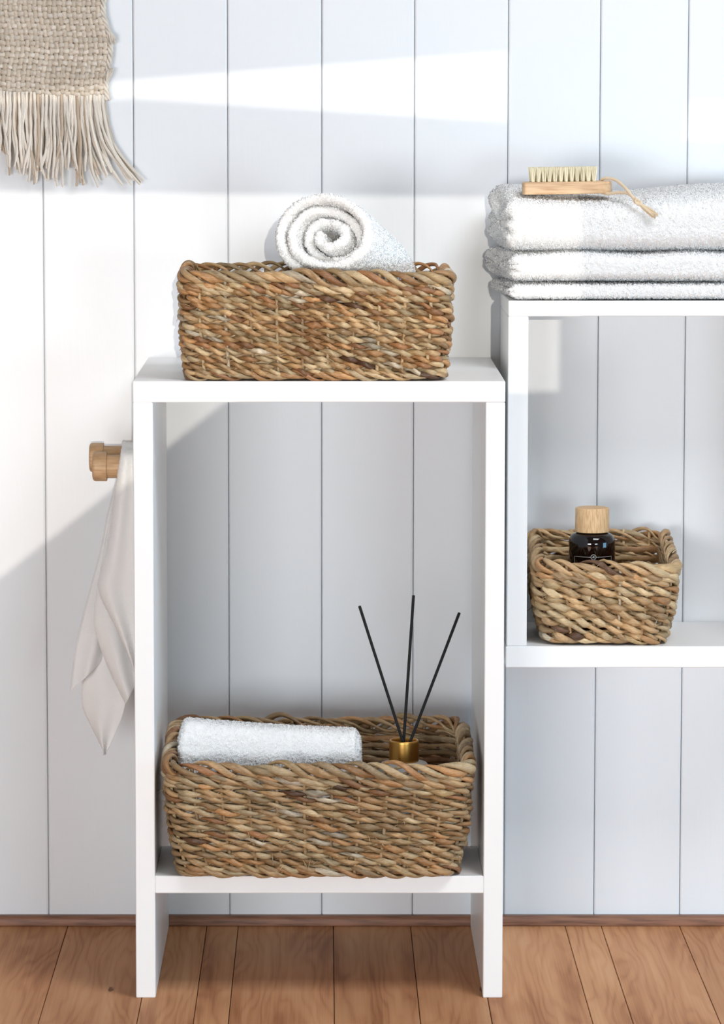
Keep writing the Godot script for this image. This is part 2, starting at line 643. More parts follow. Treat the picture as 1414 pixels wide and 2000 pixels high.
func basket_frame(b: Basket, f: float) -> Array:
	# width, depth, z of the middle at height fraction f
	var e := sin(PI * clampf(f, 0, 1)) * b.bulge
	return [lerpf(b.wb, b.wt, f) + e, lerpf(b.db, b.dt, f) + e * 0.6, -b.shift_back * f]


func basket_lift(b: Basket, f: float, z: float, d: float) -> float:
	var t := clampf(0.5 - z / d, 0.0, 1.0)
	return b.lift * f * t * t * (3 - 2 * t) + 0.0


# one ply of a twisted row that runs round the basket at height fraction f
func ply(b: Basket, f: float, turns: int, phase: float, rn: float, rv: float, hw: float, ht: float, inset: float, sides: int, per: int, sd: float, wob: float, spread := 1.0) -> ArrayMesh:
	var fr := basket_frame(b, f)
	var w: float = fr[0] - inset * 2
	var d: float = fr[1] - inset * 2
	var rc := maxf(b.rc - inset, 0.008)
	var total := turns * per
	var per_len := 2 * (w - 2 * rc) + 2 * (d - 2 * rc) + TAU * rc
	var pts := PackedVector3Array()
	var cols := PackedColorArray()
	var tones := []
	var sizes := []
	var tilts := []
	var ridge := []
	var streak := []
	var slant := []
	var drop := []
	var puff := []
	for k in turns + 1:
		slant.append(rnd(-0.5, 0.6))
		drop.append(rnd(-0.14, 0.14) * hw)
		puff.append(rnd(-0.2, 0.35) * ht)
		tones.append(tone(b.warm))
		sizes.append(rnd(0.8, 1.2))
		tilts.append(rnd(-0.35, 0.35))
		var rr := PackedFloat32Array()
		var ss := PackedFloat32Array()
		for q in sides:
			rr.append(rnd(0.84, 1.1))
			ss.append(rnd(0.78, 1.14))
		ridge.append(rr)
		streak.append(ss)
	for k in total:
		var s := per_len * k / total
		var at := rect_at(s, w, d, rc)
		var p2: Vector2 = at[0]
		var n2: Vector2 = at[1]
		var th := TAU * turns * k / total + phase
		var co := cos(th)
		var si := sin(th)
		var seg := posmod(floori((th + PI) / TAU), turns)
		var nrm := Vector3(n2.x, 0, n2.y)
		var y := b.h * f + fn.get_noise_2d(s * 14.0 + sd * 31.0, sd * 7.0) * wob + basket_lift(b, f, p2.y, d)
		var out := fn.get_noise_2d(s * 9.0 + sd * 11.0, 40.0 + sd * 3.0) * wob * 1.3
		var cen: Vector3 = Vector3(p2.x, y, p2.y + fr[2]) + nrm * (rn * co + out) + Vector3(0, -rv * si * (1.0 + slant[seg]) + drop[seg] * maxf(co, 0), 0) + nrm * puff[seg] * maxf(co, 0)
		var til: float = tilts[seg] * maxf(co, 0)
		var wd := Vector3.UP if spread < 0.5 else (Vector3(0, co, 0) + nrm * si * spread).normalized()
		var td := nrm if spread < 0.5 else (nrm * co - Vector3(0, si, 0) * spread).normalized()
		var wd2 := wd * cos(til) + td * sin(til)
		td = td * cos(til) - wd * sin(til)
		var m: float = (0.8 + 0.2 * sizes[seg]) if spread < 0.5 else sizes[seg] * (0.42 + 0.58 * pow(0.5 + 0.5 * co, 0.8))
		var rr: PackedFloat32Array = ridge[seg]
		var ss: PackedFloat32Array = streak[seg]
		var tn: Color = tones[seg]
		for q in sides:
			var a := TAU * q / sides
			pts.append(cen + (wd2 * (hw * cos(a)) + td * (ht * sin(a))) * m * rr[q])
			var g := ss[q]
			cols.append(Color(tn.r * g, tn.g * g, tn.b * g))
	var geo := Geo.new()
	geo.grid(pts, total, sides, true, true, false, cols)
	# the grid's own sense may point inwards: compare with the ring's middle
	var mid := Vector3.ZERO
	for q in sides: mid += pts[q] / sides
	if geo.n[0].dot(pts[0] - mid) < 0:
		geo = Geo.new()
		geo.grid(pts, total, sides, true, true, true, cols)
	return geo.mesh()


func basket(root: Node3D, b: Basket, rows: int, pitch: float, hw: float, ht: float, rim_r: float, fray: int):
	var foot := rim_r * 0.75
	var perim := 2 * (b.wb + b.db) - 1.7 * b.rc
	# the woven foot
	part("base", rounded_prism(rounded_rect(b.wb - 0.016, b.db - 0.016, b.rc * 0.8), 0.003, 0.011, 0.003).mesh(), M.straw_plain, root)
	var f0 := (foot * 1.6) / b.h
	var f1 := 1.0 - (rim_r * 1.9) / b.h
	# stakes between the rows
	var ns := int(perim / 0.033)
	for k in ns:
		var pts := PackedVector3Array()
		var rad := PackedFloat32Array()
		var cols := PackedColorArray()
		var tn := tone(0.3)
		for q in 9:
			var f := 0.03 + 0.95 * q / 8.0
			var fr := basket_frame(b, f)
			var w: float = fr[0] - 0.011
			var d: float = fr[1] - 0.011
			var rc := b.rc - 0.0055
			var pl := 2 * (w - 2 * rc) + 2 * (d - 2 * rc) + TAU * rc
			var p2: Vector2 = rect_at(pl * (k + 0.5) / ns, w, d, rc)[0]
			pts.append(Vector3(p2.x, b.h * f + basket_lift(b, f, p2.y, d), p2.y + fr[2]))
			rad.append(0.0026)
			cols.append(tn)
		part("stake", tube(pts, rad, 7, cols, 1.0, Vector3(0.3, 0, 0.9).normalized(), null, 0.15).mesh(), M.straw, root)
	# twined rows, two strands each
	for j in rows:
		var f := lerpf(f0, f1, float(j) / (rows - 1))
		var turns := int(round(perim / pitch * (1.0 + rnd(-0.06, 0.06))))
		var ph := rnd(0, TAU)
		for k in 2:
			part("woven_strand", ply(b, f, turns, ph + PI * k, ht * 1.45, hw * 0.62, hw * rnd(0.9, 1.1), ht, 0.0055, 9, 14, j + 0.3, 0.0022), M.straw, root)
	# flat filler cords behind the rows
	for j in rows - 1:
		var f := lerpf(f0, f1, (j + 0.5) / (rows - 1))
		part("filler_strand", ply(b, f, int(perim / 0.05), rnd(0, TAU), 0.0007, 0.0008, (f1 - f0) * b.h / (rows - 1) * 0.42, 0.0018, 0.0115, 7, 8, j + 0.8, 0.0022, 0.0), M.straw, root)
	# braided rim and foot
	var rt := int(round(perim / (rim_r * 8.0)))
	for k in 4:
		part("rim_strand", ply(b, 1.0 - rim_r / b.h, rt, TAU * k / 4.0, rim_r * 0.72, rim_r * 0.72, rim_r * 0.56, rim_r * 0.4, 0.005, 10, 22, 77.0, 0.0045), M.straw, root)
	for k in 3:
		part("rim_strand", ply(b, 1.0 - rim_r * 2.35 / b.h, int(rt * 1.3), TAU * k / 3.0 + 0.8, rim_r * 0.46, rim_r * 0.42, rim_r * 0.46, rim_r * 0.34, 0.0035, 9, 18, 55.0, 0.003), M.straw, root)
	for k in 3:
		part("foot_strand", ply(b, foot * 0.98 / b.h, int(rt * 1.2), TAU * k / 3.0 + 1.0, foot * 0.66, foot * 0.55, foot * 0.56, foot * 0.38, 0.004, 9, 18, 33.0, 0.0014), M.straw, root)
	# loose fibre ends
	var g := Geo.new()
	for k in fray:
		var f := rnd(0.1, 1.0)
		var fr := basket_frame(b, f)
		var w: float = fr[0]
		var d: float = fr[1]
		var pl := 2 * (w - 2 * b.rc) + 2 * (d - 2 * b.rc) + TAU * b.rc
		var s := pl * (rnd(-0.32, 0.32) if k % 4 else rnd(0, 1))
		var at := rect_at(fposmod(s, pl), w, d, b.rc)
		var p2: Vector2 = at[0]
		var n2: Vector2 = at[1]
		var p := Vector3(p2.x, b.h * f + basket_lift(b, f, p2.y, d), p2.y + fr[2]) - Vector3(n2.x, 0, n2.y) * 0.002
		var dir := Vector3(n2.x, 0, n2.y) * rnd(0.15, 0.6) + Vector3(-n2.y, 0, n2.x) * rnd(-1.0, 1.0) + Vector3(0, rnd(-0.6, 0.6), 0)
		dir = dir.normalized() * rnd(0.006, 0.016)
		var pts := PackedVector3Array()
		var rad := PackedFloat32Array()
		var cols := PackedColorArray()
		var tn := tone(0.1)
		for q in 4:
			pts.append(p + dir * (q / 3.0) + Vector3(0, -0.004, 0) * pow(q / 3.0, 2))
			rad.append(lerpf(0.0009, 0.0003, q / 3.0))
			cols.append(tn)
		tube(pts, rad, 4, cols, 0.6, Vector3(0.2, 0.9, 0.3), g)
	var o := part("loose_fibre", g.mesh(), M.straw, root)
	o.set_meta("kind", "stuff")


func baskets():
	var b := Basket.new()
	b.wb = 0.347
	b.db = 0.196
	b.wt = 0.362
	b.dt = 0.206
	b.h = 0.1455
	b.rc = 0.024
	b.shift_back = 0.002
	b.lift = 0.0
	b.bulge = 0.006
	b.warm = 0.75
	dark_straw = 0.76
	var t := thing("woven_basket", "woven seagrass basket on top of the white side table, holding a rolled towel", "basket", Vector3(-0.0132, 0.8382, 0.357), "woven seagrass baskets")
	basket(t, b, 14, 0.039, 0.0039, 0.0036, 0.0098, 90)
	b = Basket.new()
	b.wb = 0.378
	b.db = 0.235
	b.wt = 0.413
	b.dt = 0.295
	b.h = 0.157
	b.rc = 0.036
	b.shift_back = 0.025
	b.lift = 0.016
	b.bulge = 0.012
	b.warm = 0.3
	dark_straw = 0.76
	t = thing("woven_basket", "large woven seagrass basket on the low shelf, with a towel and reed diffuser", "basket", Vector3(-0.0095, 0.1682, 0.357), "woven seagrass baskets")
	basket(t, b, 14, 0.052, 0.0041, 0.0036, 0.0108, 140)
	b = Basket.new()
	b.wb = 0.168
	b.db = 0.175
	b.wt = 0.198
	b.dt = 0.2
	b.h = 0.116
	b.rc = 0.03
	b.shift_back = 0.006
	b.lift = 0.028
	b.bulge = 0.012
	b.warm = 0.2
	dark_straw = 0.95
	t = thing("woven_basket", "small woven seagrass basket in the wall box shelf, with a dark bottle", "basket", Vector3(0.3935, 0.4509, 0.152), "woven seagrass baskets")
	basket(t, b, 9, 0.045, 0.0054, 0.0042, 0.0100, 80)


# ---------------------------------------------------------------- towels
func make_clump():
	var g := Geo.new()
	for k in 8:
		var a := rnd(0, TAU)
		var p := Vector3(cos(a), 0, sin(a)) * rnd(0.0, 0.0026)
		var lean := Vector3(rnd(-1, 1), 0, rnd(-1, 1)) * 0.0016
		var hh := rnd(0.0014, 0.0028)
		var w := rnd(0.0006, 0.001)
		var base := g.v.size()
		for r in 3:
			for q in 3:
				var c := Vector3(cos(a + TAU * q / 3), 0, sin(a + TAU * q / 3))
				g.v.append(p + lean * [0.0, 0.5, 1.3][r] + Vector3(0, hh * [-0.15, 0.6, 1.0][r], 0) + c * w * [1.0, 0.95, 0.45][r])
				g.n.append((c * 0.85 + Vector3(0, [0.3, 0.5, 1.2][r], 0)).normalized())
		for r in 2:
			for q in 3:
				var i0 := base + r * 3 + q
				var i1 := base + r * 3 + (q + 1) % 3
				g.i.append_array([i0, i1, i0 + 3, i1, i1 + 3, i0 + 3])
		g.i.append_array([base + 6, base + 7, base + 8])
	# make the triangles face outwards
	for t in range(0, g.i.size(), 3):
		var q0 := g.v[g.i[t]]
		var q1 := g.v[g.i[t + 1]]
		var q2 := g.v[g.i[t + 2]]
		if (q2 - q0).cross(q1 - q0).dot(g.n[g.i[t]] + g.n[g.i[t + 1]] + g.n[g.i[t + 2]]) < 0:
			var x := g.i[t + 1]
			g.i[t + 1] = g.i[t + 2]
			g.i[t + 2] = x
	pile_clump = g.mesh()


func pile(g: Geo, parent: Node3D, per_m2: float, size := 1.0):
	var buf := PackedFloat32Array()
	var count := 0
	for t in range(0, g.i.size(), 3):
		var a := g.v[g.i[t]]
		var b := g.v[g.i[t + 1]]
		var c := g.v[g.i[t + 2]]
		var want := (b - a).cross(c - a).length() * 0.5 * per_m2
		var k := int(want) + (1 if rng.randf() < want - int(want) else 0)
		for q in k:
			var u := rng.randf()
			var w := rng.randf()
			if u + w > 1:
				u = 1 - u
				w = 1 - w
			var p := a + (b - a) * u + (c - a) * w
			var n := (g.n[g.i[t]] * (1 - u - w) + g.n[g.i[t + 1]] * u + g.n[g.i[t + 2]] * w)
			n = (n.normalized() + Vector3(rnd(-0.35, 0.35), rnd(-0.4, 0.25), rnd(-0.35, 0.35))).normalized()
			var x := n.cross(Vector3(rnd(-1, 1), rnd(-1, 1), rnd(-1, 1)).normalized()).normalized()
			var z := x.cross(n)
			var s := size * rnd(0.75, 1.25)
			p -= n * 0.0004
			buf.append_array([x.x * s, n.x * s, z.x * s, p.x, x.y * s, n.y * s, z.y * s, p.y, x.z * s, n.z * s, z.z * s, p.z])
			count += 1
	var mm := MultiMesh.new()
	mm.transform_format = MultiMesh.TRANSFORM_3D
	mm.mesh = pile_clump
	mm.instance_count = count
	mm.buffer = buf
	var o := MultiMeshInstance3D.new()
	o.name = "terry_pile"
	o.multimesh = mm
	o.material_override = M.loop
	o.set_meta("kind", "stuff")
	parent.add_child(o, true)


# a folded towel lying along x: a rounded slab whose left end shows its folds
func slab(x0: float, x1: float, y0: float, y1: float, z0: float, z1: float, skew: float, layers: int, e: float, seedn: float, sag: Callable) -> Geo:
	var rows := 56
	var cols := 64
	var p := PackedVector3Array()
	var hy := (y1 - y0) / 2
	var hz := (z1 - z0) / 2
	var mid := Vector3(0, (y0 + y1) / 2, (z0 + z1) / 2)
	for r in rows:
		var t := float(r) / (rows - 1)
		# rounded ends: the section shrinks over the first and last few rings
		var k := 1.0
		var cap := 0.0
		if r < 7:
			var a := PI / 2 * (1 - r / 7.0)
			k = maxf(cos(a), 0.02)
			cap = sin(a)
		elif r > rows - 8:
			var a := PI / 2 * (1 - (rows - 1 - r) / 7.0)
			k = maxf(cos(a), 0.02)
		var tt := clampf((r - 7.0) / (rows - 15.0), 0, 1)
		for c in cols:
			var a := TAU * c / cols
			var cy := signf(sin(a)) * pow(absf(sin(a)), 2.0 / e)
			var cz := signf(cos(a)) * pow(absf(cos(a)), 2.0 / e)
			# the caps keep the section almost whole so that the end stays a flat bundle of folds
			var kk := lerpf(k, 1.0, 0.0)
			var rim := minf(hy, 0.014)
			var y := cy * (hy - rim * (1 - kk)) if kk > 0.03 else cy * (hy - rim)
			var z := cz * (hz - rim * (1 - kk))
			if r == 0 or r == rows - 1:
				y *= 0.05
				z *= 0.05
			var lay := absf(sin((cy * 0.5 + 0.5) * PI * layers))
			var xl := x0 - skew * (1 - (z / hz * 0.5 + 0.5)) - (lay * 0.008 if r < 9 else 0.0)
			var x := lerpf(xl, x1, tt) - cap * 0.010
			if r > rows - 8: x += 0.01 * (1 - k)
			var q := Vector3(x, mid.y + y, mid.z + z)
			q += Vector3(fn.get_noise_3d(q.x * 20, q.y * 20, q.z * 20 + seedn), fn.get_noise_3d(q.x * 22 + 9, q.y * 22, q.z * 22 + seedn), fn.get_noise_3d(q.x * 20, q.y * 30 + 5, q.z * 20 + seedn)) * 0.0028
			q.y += sag.call(q, cy)
			p.append(q)
	var g := Geo.new()
	g.grid(p, rows, cols, true, false, false)
	var cen := (p[28 * cols] + p[28 * cols + cols / 2]) / 2
	if g.n[28 * cols].dot(p[28 * cols] - cen) < 0:
		g = Geo.new()
		g.grid(p, rows, cols, true, false, true)
	return g


func towels():
	make_clump()
	# stack on the box shelf
	var flat := func(_q, _c): return 0.0
	var sag1 := func(q, c): return 0.002 * sin(q.x * 40.0) * (1.0 if c > 0.3 else 0.0)
	var sag3 := func(q, c):
		var back: float = clampf((0.2 - q.z) / 0.17, 0, 1)
		var up: float = maxf(c, 0.0)
		return up * (back * (0.010 + 0.008 * cos((q.x - 0.25) * 12.0)) + 0.012 * smoothstep(0.40, 0.54, q.x) * smoothstep(0.3, 0.1, q.z) - 0.003 * smoothstep(0.27, 0.33, q.x) * (1 - smoothstep(0.38, 0.46, q.x)))
	var t := thing("folded_towel", "flat white terry towel at the bottom of the stack on the box shelf", "towel", Vector3.ZERO, "white towels stacked on the box shelf")
	var g := slab(0.272, 0.655, 0.9352, 0.9570, 0.03, 0.2485, 0.016, 2, 5.0, 3.0, flat)
	part("folded_cloth", g.mesh(), M.terry, t)
	pile(g, t, 75000.0, 0.85)
	t = thing("folded_towel", "middle folded white terry towel of the stack on the box shelf", "towel", Vector3.ZERO, "white towels stacked on the box shelf")
	g = slab(0.274, 0.65, 0.9585, 1.0005, 0.025, 0.251, 0.028, 3, 4.0, 13.0, sag1)
	part("folded_cloth", g.mesh(), M.terry, t)
	pile(g, t, 75000.0, 0.85)
	t = thing("folded_towel", "thick white terry towel on top of the stack, with a brush lying on it", "towel", Vector3.ZERO, "white towels stacked on the box shelf")
	g = slab(0.270, 0.645, 1.0028, 1.0775, 0.03, 0.2525, 0.02, 3, 3.6, 23.0, sag3)
	part("folded_cloth", g.mesh(), M.terry, t)
	pile(g, t, 75000.0, 0.85)
	# folded towel standing in the lower basket
	t = thing("folded_towel", "white terry towel folded inside the large basket on the low shelf", "towel")
	var sagl := func(q, c): return maxf(c, 0.0) * (0.0 - 0.10 * (q.x + 0.19) + 0.16 * (q.x + 0.19) * (q.x + 0.19) + 0.004)
	g = slab(-0.184, 0.040, 0.182, 0.3635, 0.33, 0.40, 0.004, 2, 3.6, 33.0, sagl)
	part("folded_cloth", g.mesh(), M.terry, t)
	pile(g, t, 75000.0, 0.75)
	# rolled towel in the upper basket
	t = thing("rolled_towel", "rolled white terry towel showing its spiral end, in the upper basket", "towel", Vector3(0.004, 1.0285, 0.408))
	var ax := Vector3(-0.36, 0.36, 0.86).normalized()
	var ex := Vector3.UP.cross(ax).normalized()
	var ey := ax.cross(ex)
	var p := PackedVector3Array()
	var rows := 170
	var sec := []
	var L := 0.165
	var th := 0.0062
	for k in 9: sec.append(Vector2(th * cos(PI * k / 8.0), th * 1.2 * sin(PI * k / 8.0)))
	for k in 12: sec.append(Vector2(-th, -L * (k + 0.5) / 12.0))
	for k in 5: sec.append(Vector2(-th * cos(PI * k / 4.0), -L - th * sin(PI * k / 4.0)))
	for k in 12: sec.append(Vector2(th, -L * (11.5 - k) / 12.0))
	for r in rows:
		var u := float(r) / (rows - 1)
		var ang := 2.6 + u * TAU * 3.25
		var rad := 0.009 + 0.0545 * pow(u, 0.9)
		rad *= 1.0 + 0.09 * cos(2 * ang + 0.9) + 0.05 * sin(3 * ang + u * 4.0) * (1 - u)
		var dirv := Vector2(cos(ang) * 1.08, sin(ang) * 0.94)
		var endk := 1.0
		if r == 0 or r == rows - 1: endk = 0.05
		var step := 0.011 * sin(u * 9.0 + 1.0) - 0.012 * (1 - u)
		for q in sec:
			var rr: float = rad + q.x * endk * (1.0 + 0.3 * fn.get_noise_2d(ang * 20.0, q.y * 60.0))
			p.append(ex * dirv.x * rr + ey * dirv.y * rr + ax * (q.y + step + 0.003 * fn.get_noise_1d(ang * 25.0)))
	g = Geo.new()
	g.grid(p, rows, sec.size(), true, false, false)
	if g.n[100 * sec.size() + 4].dot(ax) < 0:
		g = Geo.new()
		g.grid(p, rows, sec.size(), true, false, true)
	part("rolled_cloth", g.mesh(), M.terry, t)
	pile(g, t, 75000.0, 0.8)
	hanging_towel()


func curve_at(pts: Array, t: float) -> Vector3:
	# smooth point along control points
	var f := t * (pts.size() - 1)
	var k := mini(int(f), pts.size() - 2)
	var a: Vector3 = pts[maxi(k - 1, 0)]
	var d: Vector3 = pts[mini(k + 2, pts.size() - 1)]
	return pts[k].cubic_interpolate(pts[k + 1], a, d, f - k)


# a fold of cloth between two edges, bulging to the front
func fold(g: Geo, left: Array, right: Array, bulge: float, thick: float, sd: float):
	var rows := 84
	var cols := 22
	var front := []
	for r in rows:
		var v := float(r) / (rows - 1)
		var a := curve_at(left, v)
		var b := curve_at(right, v)
		var line := []
		for c in cols:
			var u := float(c) / (cols - 1)
			var q := a.lerp(b, u)
			q.z += bulge * sin(PI * pow(u, 0.7)) * (0.35 + 0.65 * v) + 0.0035 * fn.get_noise_3d(q.x * 26.0, q.y * 10.0, sd)
			q.z += 0.004 * sin(u * 9.0 + sd + v * 2.0) * v
			line.append(q)
		front.append(line)
	var p := PackedVector3Array()
	for r in rows:
		var tv: Vector3 = front[mini(r + 1, rows - 1)][cols / 2] - front[maxi(r - 1, 0)][cols / 2]
		var nv := Vector3(0, tv.z, -tv.y).normalized() * thick
		for c in cols: p.append(front[r][c] + nv * (1.0 if c > 0 and c < cols - 1 else 0.3))
		for c in range(cols - 1, -1, -1): p.append(front[r][c] - nv * (1.0 if c > 0 and c < cols - 1 else 0.3))
	# close the hem
	for c in cols: p.append(front[rows - 1][c] + Vector3(0, -thick, 0))
	for c in range(cols - 1, -1, -1): p.append(front[rows - 1][c] + Vector3(0, -thick, 0))
	var h := Geo.new()
	h.grid(p, rows + 1, cols * 2, true, false, false)
	var flip := h.n[(rows - 12) * cols * 2 + 6].z < 0
	g.grid(p, rows + 1, cols * 2, true, false, flip)


func hanging_towel():
	var t := thing("hand_towel", "thin white towel hanging in folds from the pegs on the side table", "towel")
	var P := func(x, y, z): return Vector3(x, y, z)
	var g := Geo.new()
	# pixel columns and rows measured on the photograph were turned into metres at z = 0.25
	fold(g, [P.call(-0.288, 0.700, 0.188), P.call(-0.2935, 0.676, 0.193), P.call(-0.305, 0.633, 0.215), P.call(-0.3165, 0.579, 0.21), P.call(-0.335, 0.512, 0.205), P.call(-0.3475, 0.463, 0.205), P.call(-0.3535, 0.434, 0.205), P.call(-0.3597, 0.3825, 0.21)],
		[P.call(-0.2765, 0.700, 0.188), P.call(-0.279, 0.64, 0.21), P.call(-0.286, 0.555, 0.2), P.call(-0.294, 0.484, 0.2), P.call(-0.3115, 0.427, 0.2)], 0.014, 0.0018, 1.0)
	fold(g, [P.call(-0.288, 0.70, 0.186), P.call(-0.312, 0.60, 0.195), P.call(-0.334, 0.43, 0.188), P.call(-0.3435, 0.3945, 0.186), P.call(-0.3446, 0.3575, 0.186), P.call(-0.334, 0.331, 0.187), P.call(-0.3145, 0.292, 0.19)],
		[P.call(-0.2745, 0.70, 0.186), P.call(-0.2815, 0.5, 0.2), P.call(-0.287, 0.427, 0.2), P.call(-0.2825, 0.366, 0.2), P.call(-0.294, 0.325, 0.195), P.call(-0.3105, 0.2885, 0.19)], 0.01, 0.0018, 2.0)
	fold(g, [P.call(-0.288, 0.69, 0.24), P.call(-0.2985, 0.64, 0.235), P.call(-0.316, 0.548, 0.23), P.call(-0.3245, 0.486, 0.228), P.call(-0.3175, 0.451, 0.226), P.call(-0.3037, 0.412, 0.225), P.call(-0.2818, 0.3655, 0.225)],
		[P.call(-0.268, 0.69, 0.24), P.call(-0.263, 0.569, 0.215), P.call(-0.262, 0.498, 0.21), P.call(-0.262, 0.402, 0.21)], 0.014, 0.0018, 3.0)
	# the front fold starts behind the pegs and turns over them
	var over := [Vector2(0.690, 0.1835), Vector2(0.715, 0.1835), Vector2(0.7275, 0.190), Vector2(0.7315, 0.206), Vector2(0.7275, 0.235), Vector2(0.7245, 0.261), Vector2(0.7195, 0.2745), Vector2(0.707, 0.2820), Vector2(0.690, 0.2835)]
	var lo := []
	var ro := []
	for q in over:
		lo.append(P.call(-0.2835 - 0.0045 * clampf((0.7195 - q.x) / 0.03, 0, 1), q.x, q.y))
		ro.append(P.call(-0.2587, q.x, q.y))
	for q in [[-0.2921, 0.6605], [-0.2943, 0.6463], [-0.2987, 0.6178], [-0.3045, 0.5857], [-0.3132, 0.5535], [-0.3161, 0.5371], [-0.3112, 0.5192], [-0.2977, 0.4906], [-0.2821, 0.4555], [-0.2665, 0.4169]]:
		lo.append(P.call(q[0], q[1], 0.2835 - (0.69 - q[1]) * 0.1))
		ro.append(P.call(-0.2585, q[1] - 0.006 * (0.69 - q[1]), 0.2835 - (0.69 - q[1]) * 0.14))
	fold(g, lo, ro, 0.012, 0.0018, 4.0)
	part("draped_cloth", g.mesh(), M.cloth, t)
	pile(g, t, 90000.0, 0.32)


# ---------------------------------------------------------------- small things
func bottle():
	var t := thing("bottle", "dark amber glass bottle with a round wooden cap, in the small basket", "bottle", Vector3(0.3795, 0.4625, 0.14))
	var r := 0.033
	var prof := [[0.0, 0.0], [r - 0.006, 0.0], [r - 0.002, 0.001], [r, 0.005], [r, 0.06], [r, 0.117]]
	for k in 9:
		var a := PI / 2 * k / 8.0
		prof.append([r - 0.011 + 0.011 * cos(a), 0.122 + 0.0135 * sin(a)])
	prof.append_array([[0.0205, 0.1362], [0.0190, 0.137], [0.0188, 0.139], [0.0188, 0.143], [0.0, 0.143]])
	part("glass_body", lathe(prof, 64).mesh(), M.amber, t)
	part("liquid", lathe([[0.0, 0.003], [r - 0.004, 0.003], [r - 0.0025, 0.006], [r - 0.0025, 0.115], [r - 0.006, 0.124], [0.016, 0.128], [0.0, 0.128]], 48).mesh(), M.liquid, t)
	var cap := part("cap", lathe([[0.0, 0.1368], [0.0232, 0.1368], [0.0241, 0.1373], [0.0243, 0.138], [0.0242, 0.155], [0.0240, 0.1702], [0.0236, 0.1712], [0.0228, 0.1716], [0.0, 0.1716]], 64).mesh(), M.beech_up, t, "pale beech wood cap")
	cap.name = "cap"
	# printed label: fine frame, a ring and a monogram
	var g := Geo.new()
	var strip := func(a0: float, y0: float, a1: float, y1: float, wd: float):
		var p := PackedVector3Array()
		for k in 13:
			var f := k / 12.0
			var a: float = lerpf(a0, a1, f)
			var y: float = lerpf(y0, y1, f)
			var q := Vector2(a1 - a0, (y1 - y0) / r).normalized()
			for s in [-1.0, 1.0]:
				var aa: float = a - q.y * s * wd / r
				var yy: float = y + q.x * s * wd
				p.append(Vector3(sin(aa) * (r + 0.0003), yy, cos(aa) * (r + 0.0003)))
		var h := Geo.new()
		h.grid(p, 13, 2)
		g.grid(p, 13, 2, false, false, h.n[6].z < 0)
	var yl := 0.1042
	var rr := 0.0036
	for q in [[-0.9, yl, -rr / r, yl], [rr / r, yl, 0.9, yl], [-0.9, yl, -0.9, 0.03], [0.9, yl, 0.9, 0.03], [-0.9, 0.03, 0.9, 0.03]]:
		strip.call(q[0], q[1], q[2], q[3], 0.00024)
	for k in 24:
		var a := TAU * k / 24
		var b := TAU * (k + 1) / 24
		strip.call(cos(a) * rr / r, yl + sin(a) * rr, cos(b) * rr / r, yl + sin(b) * rr, 0.0003)
	for q in [[-0.0020, -0.0012, 0.0001, 0.0017], [0.0001, 0.0017, 0.0002, -0.0013], [-0.0011, -0.0002, 0.0013, 0.0], [0.0002, 0.0015, 0.0019, 0.0013], [0.0002, -0.0013, 0.0021, -0.0010]]:
		strip.call(q[0] / r, yl + q[1], q[2] / r, yl + q[3], 0.0003)
	part("label_print", g.mesh(), M.print, t)


func diffuser():
	var t := thing("reed_diffuser", "frosted glass reed diffuser with a brushed gold collar, in the large basket", "diffuser", Vector3(0.1089, 0.18, 0.33))
	part("glass_body", lathe([[0.0, 0.0], [0.034, 0.0], [0.0375, 0.003], [0.038, 0.01], [0.038, 0.105], [0.0365, 0.114], [0.031, 0.1205], [0.02, 0.1225], [0.0, 0.1225]], 48).mesh(), M.frost, t)
	part("collar", lathe([[0.0195, 0.1225], [0.0203, 0.1232], [0.0205, 0.1245], [0.0205, 0.149], [0.0202, 0.1512], [0.0195, 0.1522], [0.0182, 0.1522], [0.0176, 0.1514], [0.0175, 0.149], [0.0175, 0.135], [0.0, 0.134]], 64).mesh(), M.gold, t, "brushed gold metal collar")
	var labels := ["black reed leaning left in the gold-collared diffuser", "upright black reed standing tallest in the middle of the diffuser", "black reed leaning right in the gold-collared diffuser"]
	var tip := [Vector3(0.0472, 0.5189, 0.335), Vector3(0.1217, 0.5317, 0.32), Vector3(0.1845, 0.5089, 0.33)]
	var mouth := [Vector3(0.1060, 0.3335, 0.332), Vector3(0.1088, 0.3335, 0.325), Vector3(0.1187, 0.3335, 0.333)]
	for k in 3:
		var o := MeshInstance3D.new()
		o.name = numbered("diffuser_reed")
		var d: Vector3 = (tip[k] - mouth[k]).normalized()
		var pts := PackedVector3Array()
		var rad := PackedFloat32Array()
		var foot: Vector3 = mouth[k] - d * 0.0185
		for f in [0.0, 0.01, 0.5, 0.99, 1.0]:
			pts.append((tip[k] - foot) * f)
			rad.append(0.00205)
		o.mesh = tube(pts, rad, 14).mesh()
		o.position = foot
		o.material_override = M.reed
		o.set_meta("label", labels[k])
		o.set_meta("category", "reed")
		o.set_meta("group", "black diffuser reeds")
		add_child(o)


